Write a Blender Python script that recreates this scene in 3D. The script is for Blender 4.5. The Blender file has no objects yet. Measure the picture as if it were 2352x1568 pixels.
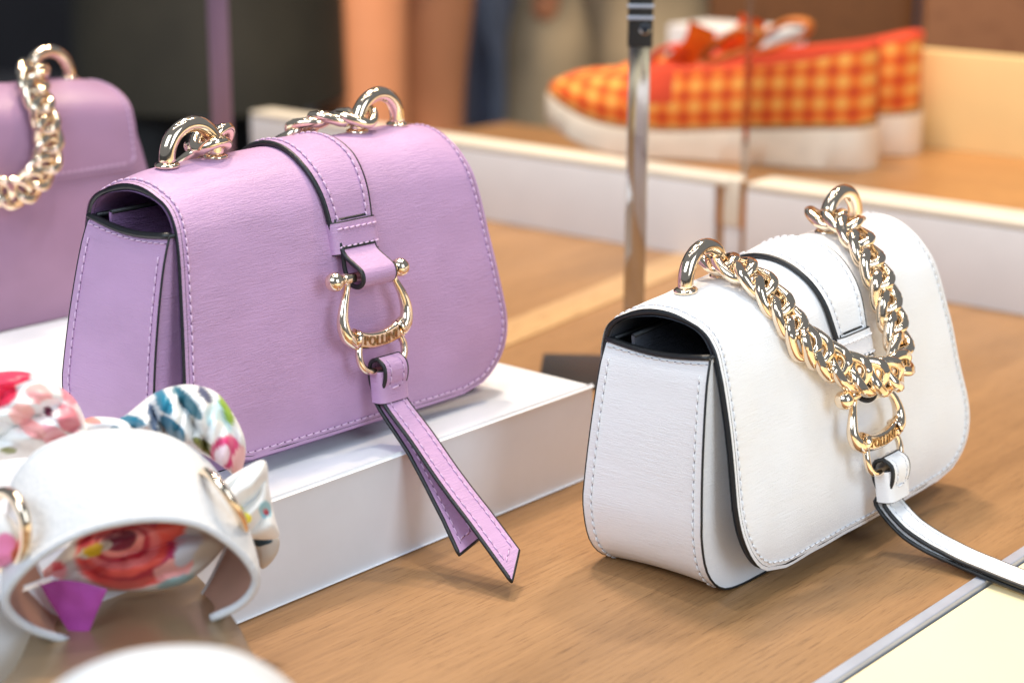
import bpy, bmesh, math, random
import numpy as np
from mathutils import Vector, Matrix, noise
random.seed(4)
SC = bpy.context.scene
COL = SC.collection
PI = math.pi

# ------------------------------------------------------------------ camera
CAM_H, PITCH, ROLL, FPX = 0.2944, 0.2723, 0.0048, 4153.0     # FPX: focal length over a 2352 wide frame
fw = np.array([0, math.cos(PITCH), -math.sin(PITCH)]); rt = np.array([1., 0, 0]); up = np.cross(rt, fw)
r2 = math.cos(ROLL)*rt + math.sin(ROLL)*up; u2 = -math.sin(ROLL)*rt + math.cos(ROLL)*up
cd = bpy.data.cameras.new('camera'); cam = bpy.data.objects.new('camera', cd); COL.objects.link(cam)
cd.sensor_width = 36; cd.lens = 36*FPX/2352; cd.clip_start = .02; cd.clip_end = 100
cam.matrix_world = Matrix(((r2[0], u2[0], -fw[0], 0), (r2[1], u2[1], -fw[1], 0), (r2[2], u2[2], -fw[2], CAM_H), (0, 0, 0, 1)))
cd.dof.use_dof = True; cd.dof.focus_distance = .735; cd.dof.aperture_fstop = 6.3; cd.dof.aperture_blades = 9
SC.camera = cam

# ------------------------------------------------------------------ world and lamps
W = bpy.data.worlds.new('World'); SC.world = W; W.use_nodes = True
W.node_tree.nodes['Background'].inputs[0].default_value = (.74, .84, 1, 1)
W.node_tree.nodes['Background'].inputs[1].default_value = .26

def lamp(name, loc, target, size, power, col, sy=None, shape='RECTANGLE'):
    l = bpy.data.lights.new(name, 'AREA'); l.shape = shape; l.size = size
    if shape in ('RECTANGLE', 'ELLIPSE'): l.size_y = sy or size
    l.energy = power; l.color = col
    o = bpy.data.objects.new(name, l); COL.objects.link(o); o.location = loc
    o.rotation_euler = (Vector(target)-Vector(loc)).to_track_quat('-Z', 'Y').to_euler()
    return o
WARM = (1, .955, .88)
lamp('spot_lamp_key', (.10, .70, 1.55), (.05, .78, 0), .07, 5.2, WARM, shape='DISK')
for k in range(4):                                             # two rows of ceiling spots over the display
    for j in (0, 1):
        lamp('ceiling_spot', (-.75+.5*k, .55+.55*j, 1.9), (-.5+.35*k, .7+.35*j, 0), .06, .9, WARM, shape='DISK')
for y_ in (.35, 1.25): lamp('added_reflection_strip', (0, y_, 1.95), (0, y_, 0), 1.5, 3.0, (1, .97, .93), .07)  # unseen strips added overhead to vary the reflections in the gold
lamp('spot_lamp_back', (.45, 1.45, 1.6), (.25, 1.45, 0), .14, 12.5, (1, .80, .54), shape='DISK')
lamp('spot_lamp_rear', (-.2, 1.5, 1.9), (.0, 2.7, -.2), .3, 46, (1, .80, .60), shape='DISK')
lamp('shop_window_daylight', (-.95, -.75, 1.45), (0, .8, .05), 1.3, 29, (.72, .86, 1), 1.0)
lamp('street_daylight', (1.3, -.7, .9), (.1, .8, .05), .9, 17, (.74, .87, 1), 1.2)
SC.view_settings.view_transform = 'Standard'; SC.view_settings.look = 'None'
SC.view_settings.exposure = -0.06; SC.view_settings.gamma = 1

# ------------------------------------------------------------------ helpers
def lin(r, g, b):
    f = lambda c: (c/255/12.92 if c/255 <= .04045 else ((c/255+.055)/1.055)**2.4)
    return (f(r), f(g), f(b), 1)

def at(x, y, Y):
    """point at depth Y seen at picture place x, y"""
    d = fw + r2*(x-1176)/FPX - u2*(y-784)/FPX
    return np.array([0, 0, CAM_H]) + d*(Y/d[1])
def onz(x, y, z=0.):
    d = fw + r2*(x-1176)/FPX - u2*(y-784)/FPX
    return np.array([0, 0, CAM_H]) + d*((z-CAM_H)/d[2])

def tag(o, label=None, cat=None, group=None, kind=None):
    if label: o['label'] = label
    if cat: o['category'] = cat
    if group: o['group'] = group
    if kind: o['kind'] = kind
    return o
def empty(name, loc=(0, 0, 0), rot=(0, 0, 0)):
    o = bpy.data.objects.new(name, None); COL.objects.link(o); o.location = loc; o.rotation_euler = rot
    o.empty_display_size = .02
    return o

def mesh(name, V, F, mats, parent=None, uv=None, mi=None, smooth=True, col=None, kind=None, sharp=None):
    me = bpy.data.meshes.new(name)
    me.from_pydata([tuple(map(float, v)) for v in V], [], [tuple(f) for f in F])
    if not isinstance(mats, (list, tuple)): mats = [mats]
    for m in mats: me.materials.append(m)
    if mi is not None: me.polygons.foreach_set('material_index', mi)
    if smooth: me.polygons.foreach_set('use_smooth', [True]*len(F))
    if uv is not None:
        l = me.uv_layers.new(name='UVMap')
        vi = np.empty(len(me.loops), dtype=np.int32); me.loops.foreach_get('vertex_index', vi)
        l.data.foreach_set('uv', np.asarray(uv, dtype=np.float32)[vi].ravel())
    if col is not None:
        a = me.color_attributes.new('print', 'FLOAT_COLOR', 'POINT')
        a.data.foreach_set('color', np.asarray(col, dtype=np.float32).ravel())
    bm = bmesh.new(); bm.from_mesh(me); bmesh.ops.recalc_face_normals(bm, faces=bm.faces); bm.to_mesh(me); bm.free()
    if sharp: 
        try: me.set_sharp_from_angle(angle=math.radians(sharp))
        except Exception: pass
    o = bpy.data.objects.new(name, me); COL.objects.link(o)
    if parent: o.parent = parent
    if kind: o['kind'] = kind
    return o

class MB:
    def __init__(s): s.V = []; s.F = []; s.U = []; s.M = []
    def add(s, V, F, uv=None, mi=0):
        n = len(s.V); s.V += [tuple(v) for v in V]; s.F += [tuple(i+n for i in f) for f in F]
        s.U += list(uv) if uv is not None else [(v[0], v[2]) for v in V]; s.M += [mi]*len(F)
    def grid(s, G, uv=None, mi=0, closeu=False, closev=False):
        G = np.asarray(G); a, b = G.shape[:2]
        F = [(i*b+j, ((i+1) % a)*b+j, ((i+1) % a)*b+(j+1) % b, i*b+(j+1) % b) for i in range(a-(0 if closeu else 1)) for j in range(b-(0 if closev else 1))]
        s.add(G.reshape(-1, 3), F, None if uv is None else np.asarray(uv).reshape(-1, 2), mi)
    def build(s, name, mats, parent=None, **k):
        return mesh(name, s.V, s.F, mats, parent, uv=s.U, mi=s.M, **k)

def spline(P, n, closed=False):
    """Catmull-Rom through P, n samples evenly spaced by length"""
    P = np.asarray(P, float); m = len(P)
    out = []
    rng = range(m if closed else m-1)
    for i in rng:
        p1, p2 = P[i], P[(i+1) % m]
        p0 = P[i-1] if (i > 0 or closed) else 2*p1-p2
        p3 = P[(i+2) % m] if (i+2 < m or closed) else 2*p2-p1
        for t in np.linspace(0, 1, 24, endpoint=False):
            out.append(.5*((2*p1)+(p2-p0)*t+(2*p0-5*p1+4*p2-p3)*t*t+(3*p1-p0-3*p2+p3)*t**3))
    out.append(P[0] if closed else P[-1]); out = np.array(out)
    s = np.r_[0, np.cumsum(np.linalg.norm(np.diff(out, axis=0), axis=1))]
    q = np.linspace(0, s[-1], n, endpoint=not closed)
    return np.stack([np.interp(q, s, out[:, k]) for k in range(out.shape[1])], 1)

def nrm(v): v = np.asarray(v, float); return v/(np.linalg.norm(v, axis=-1, keepdims=True)+1e-12)
def tangents(P, closed=False):
    if closed: return nrm(np.roll(P, -1, 0)-np.roll(P, 1, 0))
    return nrm(np.gradient(P, axis=0))

def tube(mb, P, r, n=8, closed=False, mi=0, ref=None, flat=1.0, cap=True):
    """tube along P; ref: normals; flat scales the size along the normal"""
    P = np.asarray(P, float); T = tangents(P, closed); m = len(P); r = np.broadcast_to(r, (m,))
    if ref is None:
        N = []; a = np.array([0, 0, 1.]) if abs(T[0][2]) < .9 else np.array([1., 0, 0])
        a = nrm(a-T[0]*(a@T[0]))
        for t in T: a = nrm(a-t*(a@t)); N.append(a)
        N = np.array(N)
    else:
        N = np.broadcast_to(ref, P.shape); N = nrm(N-T*np.sum(N*T, 1)[:, None])
    B = np.cross(T, N); th = np.arange(n)*2*PI/n
    G = P[:, None]+r[:, None, None]*(flat*np.cos(th)[None, :, None]*N[:, None]+np.sin(th)[None, :, None]*B[:, None])
    s = np.r_[0, np.cumsum(np.linalg.norm(np.diff(P, axis=0), axis=1))]
    uv = np.stack(np.broadcast_arrays(s[:, None], (th*np.mean(r))[None]), -1)
    mb.grid(G, uv, mi, closeu=closed, closev=True)
    if cap and not closed:
        k = len(mb.V)-m*n
        mb.F.append(tuple(k+j for j in range(n))); mb.F.append(tuple(k+(m-1)*n+j for j in range(n))[::-1]); mb.M += [mi, mi]

def sphere(mb, c, r, nu=16, nv=10, mi=0, sc=(1, 1, 1)):
    th = np.linspace(0, PI, nv); ph = np.arange(nu)*2*PI/nu
    G = np.array([[(math.sin(t)*math.cos(p)*r*sc[0]+c[0], math.sin(t)*math.sin(p)*r*sc[1]+c[1], math.cos(t)*r*sc[2]+c[2]) for p in ph] for t in th])
    mb.grid(G, None, mi, closev=True)

def lathe(mb, c, axis, prof, n=20, mi=0):
    """prof: (distance along axis, radius)"""
    axis = nrm(axis); a = np.array([0, 0, 1.]) if abs(axis[2]) < .9 else np.array([1., 0, 0]); a = nrm(a-axis*(a@axis)); b = np.cross(axis, a)
    th = np.arange(n)*2*PI/n
    G = np.array([[np.array(c)+axis*h+r*(math.cos(t)*a+math.sin(t)*b) for t in th] for h, r in prof])
    mb.grid(G, None, mi, closev=True)

def rbox(name, size, mat, parent=None, bevel=.003, seg=3, loc=(0, 0, 0), rotz=0, center=(0, 0, .5)):
    bm = bmesh.new(); bmesh.ops.create_cube(bm, size=1)
    for v in bm.verts: v.co = Vector(((v.co.x+.5-center[0]-.0)*size[0]-(.5)*size[0]*(0 if center[0] else 1)+(0 if not center[0] else 0), v.co.y*size[1], (v.co.z+center[2])*size[2]))
    if bevel: bmesh.ops.bevel(bm, geom=list(bm.edges), offset=bevel, segments=seg, profile=.5, affect='EDGES')
    me = bpy.data.meshes.new(name); bm.to_mesh(me); bm.free(); me.materials.append(mat)
    me.polygons.foreach_set('use_smooth', [True]*len(me.polygons))
    try: me.set_sharp_from_angle(angle=math.radians(35))
    except Exception: pass
    o = bpy.data.objects.new(name, me); COL.objects.link(o); o.location = loc; o.rotation_euler = (0, 0, rotz)
    if parent: o.parent = parent
    return o

def stitches(mb, P, Nn, length=.0027, gap=.0012, r=.00046, lift=.0001, slant=.12):
    """thread stitches lying along polyline P whose surface normals are Nn"""
    P = np.asarray(P, float); Nn = np.asarray(Nn, float)
    s = np.r_[0, np.cumsum(np.linalg.norm(np.diff(P, axis=0), axis=1))]
    f = lambda q: np.array([np.interp(q, s, P[:, k]) for k in range(3)])
    g = lambda q: nrm([np.interp(q, s, Nn[:, k]) for k in range(3)])
    q = gap
    while q+length < s[-1]:
        a, b, m = f(q), f(q+length), f(q+length/2); n = g(q+length/2); t = nrm(b-a); side = np.cross(n, t)
        a = a+n*lift-side*slant*length/2; b = b+n*lift+side*slant*length/2; m = m+n*(lift+r*.75)
        tube(mb, np.array([a-n*r*.9, a*.72+m*.28+n*r*.5, m, b*.72+m*.28+n*r*.5, b-n*r*.9]), np.array([.6, .95, 1, .95, .6])*r, n=5)
        h_ = f(q+length+gap/2); g_ = g(q+length+gap/2); tt = nrm(f(min(s[-1], q+length+gap))-f(q+length)+1e-9)
        tube(mb, np.array([h_-tt*gap*.45-g_*.0001, h_+g_*.00006, h_+tt*gap*.45-g_*.0001]), r*.55, n=5, mi=1)
        q += length+gap

# ------------------------------------------------------------------ materials
def nodes(name):
    m = bpy.data.materials.new(name); m.use_nodes = True; nt = m.node_tree
    return m, nt, nt.nodes['Principled BSDF']
def N(nt, t, **k):
    n = nt.nodes.new(t)
    for a, b in k.items():
        if a in n.inputs: n.inputs[a].default_value = b
        else: setattr(n, a, b)
    return n
def mapped(nt, scale, coord='UV', rot=(0, 0, 0)):
    tc = N(nt, 'ShaderNodeTexCoord'); mp = N(nt, 'ShaderNodeMapping')
    mp.inputs['Scale'].default_value = scale; mp.inputs['Rotation'].default_value = rot
    nt.links.new(tc.outputs[coord], mp.inputs[0]); return mp
def ramp(nt, stops):
    r = N(nt, 'ShaderNodeValToRGB'); e = r.color_ramp.elements
    while len(e) > len(stops): e.remove(e[-1])
    while len(e) < len(stops): e.new(1)
    for q, (p, c) in zip(e, stops): q.position = p; q.color = c
    return r

def leather(name, base, rough=.47, bump=.29, tint=.06):
    m, nt, b = nodes(name); L = nt.links.new
    mp = mapped(nt, (130, 1450, 1)); n1 = N(nt, 'ShaderNodeTexNoise', Scale=1.0, Detail=3.0, Roughness=.55, Distortion=.9); L(mp.outputs[0], n1.inputs['Vector'])
    mp2 = mapped(nt, (1500, 1500, 1)); v = N(nt, 'ShaderNodeTexVoronoi', Scale=1.0); L(mp2.outputs[0], v.inputs['Vector'])
    mx0 = N(nt, 'ShaderNodeMath', operation='MULTIPLY_ADD'); L(v.outputs['Distance'], mx0.inputs[0]); mx0.inputs[1].default_value = .25; L(n1.outputs[0], mx0.inputs[2])
    mp5 = mapped(nt, (22, 60, 1)); n5 = N(nt, 'ShaderNodeTexNoise', Scale=1.0, Detail=2.0, Distortion=.6); L(mp5.outputs[0], n5.inputs['Vector'])      # how deep the grain is varies over the hide
    mr5 = N(nt, 'ShaderNodeMapRange'); mr5.inputs['From Min'].default_value = .3; mr5.inputs['From Max'].default_value = .7; mr5.inputs['To Min'].default_value = .35; mr5.inputs['To Max'].default_value = 1.15; L(n5.outputs[0], mr5.inputs[0])
    mx = N(nt, 'ShaderNodeMath', operation='MULTIPLY'); L(mx0.outputs[0], mx.inputs[0]); L(mr5.outputs[0], mx.inputs[1])
    bp = N(nt, 'ShaderNodeBump', Strength=min(1, bump*2), Distance=.0009); L(mx.outputs[0], bp.inputs['Height']); L(bp.outputs[0], b.inputs['Normal'])
    mp3 = mapped(nt, (25, 40, 1)); n3 = N(nt, 'ShaderNodeTexNoise', Scale=1.0, Detail=2.0); L(mp3.outputs[0], n3.inputs['Vector'])
    c0 = tuple(x*(1-tint) for x in base[:3])+(1,); c1 = tuple(min(1, x*(1+tint)) for x in base[:3])+(1,)
    r = ramp(nt, [(.3, c0), (.7, c1)]); L(n3.outputs[0], r.inputs[0]); L(r.outputs[0], b.inputs['Base Color'])
    rr = N(nt, 'ShaderNodeMapRange'); rr.inputs['To Min'].default_value = rough-.06; rr.inputs['To Max'].default_value = rough+.1
    L(n1.outputs[0], rr.inputs[0]); L(rr.outputs[0], b.inputs['Roughness'])
    b.inputs['Specular IOR Level'].default_value = .5; b.inputs['Coat Weight'].default_value = .06; b.inputs['Coat Roughness'].default_value = .25
    return m
def plain(name, base, rough=.5, bump=0, scale=200, metal=0, tint=.05, coord='Object', spec=.5):
    m, nt, b = nodes(name); L = nt.links.new
    mp = mapped(nt, (1, 1, 1), coord); n1 = N(nt, 'ShaderNodeTexNoise', Scale=scale, Detail=3.0); L(mp.outputs[0], n1.inputs['Vector'])
    c0 = tuple(x*(1-tint) for x in base[:3])+(1,); c1 = tuple(min(1, x*(1+tint)) for x in base[:3])+(1,)
    r = ramp(nt, [(.35, c0), (.65, c1)]); L(n1.outputs[0], r.inputs[0]); L(r.outputs[0], b.inputs['Base Color'])
    if bump:
        bp = N(nt, 'ShaderNodeBump', Strength=bump, Distance=.0005); L(n1.outputs[0], bp.inputs['Height']); L(bp.outputs[0], b.inputs['Normal'])
    b.inputs['Roughness'].default_value = rough; b.inputs['Metallic'].default_value = metal; b.inputs['Specular IOR Level'].default_value = spec
    return m
def wood(name, c_lo, c_hi, rough=.38, scale=(9, 160, 30)):
    m, nt, b = nodes(name); L = nt.links.new
    mp = mapped(nt, scale, 'Object'); n1 = N(nt, 'ShaderNodeTexNoise', Scale=1.0, Detail=6.0, Roughness=.62, Distortion=.35); L(mp.outputs[0], n1.inputs['Vector'])
    mp2 = mapped(nt, (scale[0]*.35, scale[1]*.1, 3), 'Object'); n2 = N(nt, 'ShaderNodeTexNoise', Scale=1.0, Detail=2.0); L(mp2.outputs[0], n2.inputs['Vector'])
    mp4 = mapped(nt, (scale[0]*4, scale[1]*6, 3), 'Object'); n4 = N(nt, 'ShaderNodeTexNoise', Scale=1.0, Detail=2.0); L(mp4.outputs[0], n4.inputs['Vector'])
    ad = N(nt, 'ShaderNodeMath', operation='ADD'); L(n1.outputs[0], ad.inputs[0]); L(n2.outputs[0], ad.inputs[1])
    ad2 = N(nt, 'ShaderNodeMath', operation='MULTIPLY_ADD'); L(n4.outputs[0], ad2.inputs[0]); ad2.inputs[1].default_value = .45; L(ad.outputs[0], ad2.inputs[2])
    r = ramp(nt, [(.0, c_lo), (1, c_hi)]); mr = N(nt, 'ShaderNodeMapRange'); mr.inputs['From Min'].default_value = .65; mr.inputs['From Max'].default_value = 1.8
    L(ad2.outputs[0], mr.inputs[0]); L(mr.outputs[0], r.inputs[0]); L(r.outputs[0], b.inputs['Base Color'])
    mp6 = mapped(nt, (scale[0]*5, scale[1]*2.2, 60), 'Object'); n6 = N(nt, 'ShaderNodeTexNoise', Scale=1.0, Detail=3.0, Roughness=.7); L(mp6.outputs[0], n6.inputs['Vector'])
    pr = ramp(nt, [(.0, (1, 1, 1, 1)), (.54, (1, 1, 1, 1)), (.68, (.66, .62, .58, 1))]); L(n6.outputs[0], pr.inputs[0])
    mc = N(nt, 'ShaderNodeMix', data_type='RGBA', blend_type='MULTIPLY'); mc.inputs[0].default_value = 1; L(r.outputs[0], mc.inputs[6]); L(pr.outputs[0], mc.inputs[7]); L(mc.outputs[2], b.inputs['Base Color'])
    bp = N(nt, 'ShaderNodeBump', Strength=.15, Distance=.0004); L(n6.outputs[0], bp.inputs['Height']); L(bp.outputs[0], b.inputs['Normal'])
    mp7 = mapped(nt, (14, 14, 14), 'Object'); n7 = N(nt, 'ShaderNodeTexNoise', Scale=1.0, Detail=5.0, Roughness=.7); L(mp7.outputs[0], n7.inputs['Vector'])
    m7 = N(nt, 'ShaderNodeMapRange'); m7.inputs['To Min'].default_value = rough-.1; m7.inputs['To Max'].default_value = rough+.14; L(n7.outputs[0], m7.inputs[0]); L(m7.outputs[0], b.inputs['Roughness'])
    return m

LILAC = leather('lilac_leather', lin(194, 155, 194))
LILAC_DIM = leather('lilac_leather_dimmed', lin(166, 130, 160), rough=.38, bump=.1)  # darker lilac copy: weaker light on the mirror image put into the colour
LILAC_IN = leather('lilac_lining', lin(150, 112, 158), bump=.5)
WHITE = leather('white_leather', lin(246, 246, 248), rough=.45, bump=.19, tint=.01)
BLACK_IN = leather('black_lining', lin(84, 86, 94), rough=.5, bump=.4)
EDGE = plain('edge_paint_black', lin(28, 30, 33), .42, bump=.3, scale=900)
HOLE_L = plain('needle_hole_lilac', lin(112, 78, 116), .8); HOLE_W = plain('needle_hole_grey', lin(150, 150, 158), .8)
THREAD_L = plain('thread_lilac', lin(216, 184, 214), .6, scale=3000)
THREAD_W = plain('thread_white', lin(232, 232, 234), .7, scale=3000)
def gold_mat():
    m, nt, b = nodes('pale_gold_metal'); b.inputs['Metallic'].default_value = 1; b.inputs['Base Color'].default_value = (.93, .76, .57, 1)
    L = nt.links.new; mp = mapped(nt, (1, 1, 1), 'Object'); n1 = N(nt, 'ShaderNodeTexNoise', Scale=900.0, Detail=2.0); L(mp.outputs[0], n1.inputs['Vector'])
    mr = N(nt, 'ShaderNodeMapRange'); mr.inputs['To Min'].default_value = .04; mr.inputs['To Max'].default_value = .16; L(n1.outputs[0], mr.inputs[0]); L(mr.outputs[0], b.inputs['Roughness'])
    return m
GOLD = gold_mat(); GOLD_DEEP = plain('dark_reflection_gold_lettering', (.42, .27, .14, 1), .3, metal=1, scale=300)  # darker gold for the letters: dark reflections of engraving put into the colour
def lacquer(name, base):
    m, nt, b = nodes(name); L = nt.links.new
    mp = mapped(nt, (1, 1, 1), 'Object'); v = N(nt, 'ShaderNodeTexVoronoi', Scale=55.0); L(mp.outputs[0], v.inputs['Vector'])
    sr = ramp(nt, [(.0, tuple(x*.45 for x in base[:3])+(1,)), (.022, tuple(x*.6 for x in base[:3])+(1,)), (.035, base)]); L(v.outputs['Distance'], sr.inputs[0])
    n = N(nt, 'ShaderNodeTexNoise', Scale=9.0, Detail=6.0, Roughness=.65); L(mp.outputs[0], n.inputs['Vector'])
    r = ramp(nt, [(.35, (.94, .935, .93, 1)), (.6, (1, 1, 1, 1))]); L(n.outputs[0], r.inputs[0])
    mc = N(nt, 'ShaderNodeMix', data_type='RGBA', blend_type='MULTIPLY'); mc.inputs[0].default_value = 1; L(sr.outputs[0], mc.inputs[6]); L(r.outputs[0], mc.inputs[7]); L(mc.outputs[2], b.inputs['Base Color'])
    mr = N(nt, 'ShaderNodeMapRange'); mr.inputs['To Min'].default_value = .32; mr.inputs['To Max'].default_value = .58; L(n.outputs[0], mr.inputs[0]); L(mr.outputs[0], b.inputs['Roughness'])
    n2 = N(nt, 'ShaderNodeTexNoise', Scale=420.0, Detail=2.0); L(mp.outputs[0], n2.inputs['Vector']); bp = N(nt, 'ShaderNodeBump', Strength=.08, Distance=.0004); L(n2.outputs[0], bp.inputs['Height']); L(bp.outputs[0], b.inputs['Normal'])
    return m
PLINTH = lacquer('plinth_white_lacquer', lin(234, 237, 242))
RISER = plain('riser_white_paint', lin(226, 224, 224), .5, scale=40, tint=.015)
RISER_TOP = plain('riser_cream_edge', lin(222, 213, 196), .5, scale=40, tint=.02)
CREAM = plain('cream_surface', lin(250, 230, 186), .45, scale=15, tint=.01)
WOOD = wood('table_wood', lin(128, 93, 58), lin(178, 135, 90), .42, (12, 460, 30))
WOOD2 = wood('tray_wood', lin(150, 104, 60), lin(188, 138, 84))
PALE_STRIP = wood('pale_strip_wood', lin(186, 146, 98), lin(206, 168, 120))
BRASS = plain('brass_trim', lin(190, 140, 84), .3, metal=.8, scale=60)
GREYMET = plain('grey_aluminium', lin(180, 186, 200), .35, metal=.3, scale=60)
BLACKM = plain('black_plate', lin(26, 28, 30), .4, scale=80)
CHROME = plain('chrome', lin(190, 192, 196), .08, metal=1, scale=30, tint=.01)
CHROME_L = plain('lilac_reflection_metal', lin(140, 118, 140), .3, metal=.6, scale=30, tint=.02)  # chrome with its reflection of the lilac bag put into the base colour

# ------------------------------------------------------------------ handbag
DG, DM, ZG, TOP = .0518, .0605, .1019, .1228
FLAPC = [(.0292, .074), (.0282, .088), (.0268, .1), (.0238, .1105), (.0155, .1187), (.0045, .1226), (-.0075, .1218), (-.0185, .1162), (-.0262, .1065), (-.0305, .0945), (-.0348, .077), (-.0392, .056), (-.0428, .037), (-.0445, .021), (-.0440, .008)]
NS, NV = 72, 49
PROF = spline(FLAPC, NS)                       # (y, z) from the sewn rear hem over the top to the front hem
PT = tangents(PROF); PN = np.stack([PT[:, 1], -PT[:, 0]], 1)      # outward normal of the cross-section
if PN[NS//2-10][1] < 0: PN = -PN
PS = np.r_[0, np.cumsum(np.linalg.norm(np.diff(PROF, axis=0), axis=1))]
def flap_hw(i):
    y, z = PROF[i]
    if y > .015: 
        r = .006; w = .0858; d = (.074+r)-z
        return w-(r*(1-math.sqrt(max(0, 1-(d/r)**2))) if d > 0 else 0)
    w = .0818+.0100*min(1, max(0, (.112-z)/.070))+.0040*min(1, max(0, (y+.018)/.033))
    r = .030; zc = .008+r
    if z < zc: w -= r*(1-math.sqrt(max(0, 1-((zc-z)/r)**2)))
    return w
HW = np.array([flap_hw(i) for i in range(NS)])
def front_y(z):    # outer face of the flap at height z on the front
    k = NS//2; return float(np.interp(z, PROF[k:, 1][::-1], PROF[k:, 0][::-1]))

WOB = [1.0]
def flap_pt(i, x, off, seed):
    y, z = PROF[i]; n = PN[i]
    wob = .0009*noise.noise(Vector((x*22+seed, PS[i]*16, seed)))+.0004*noise.noise(Vector((x*60, PS[i]*40+seed, 3)))
    wob *= min(1, PS[i]/.03)*WOB[0]
    o = off+wob
    return (x, y+n[0]*o, z+n[1]*o)

def outset(y0, z0, k=.0):
    return y0, z0

def body_path(n=90):
    """half outline of the body seen from the front, left top round to right top: (x, z)"""
    z = ZG; L = [(-.0850, ZG), (-.0898, .085), (-.0945, .062), (-.0978, .040), (-.0985, .028), (-.0955, .014), (-.0875, .0045), (-.076, .0008), (-.05, .0), (0, 0)]
    R = [(-x, z) for x, z in L[-2::-1]]
    return spline(L+R, n)
def depth_half(z): return DG/2+(DM-DG)/2*min(1, max(0, (ZG-z)/.067))

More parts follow.
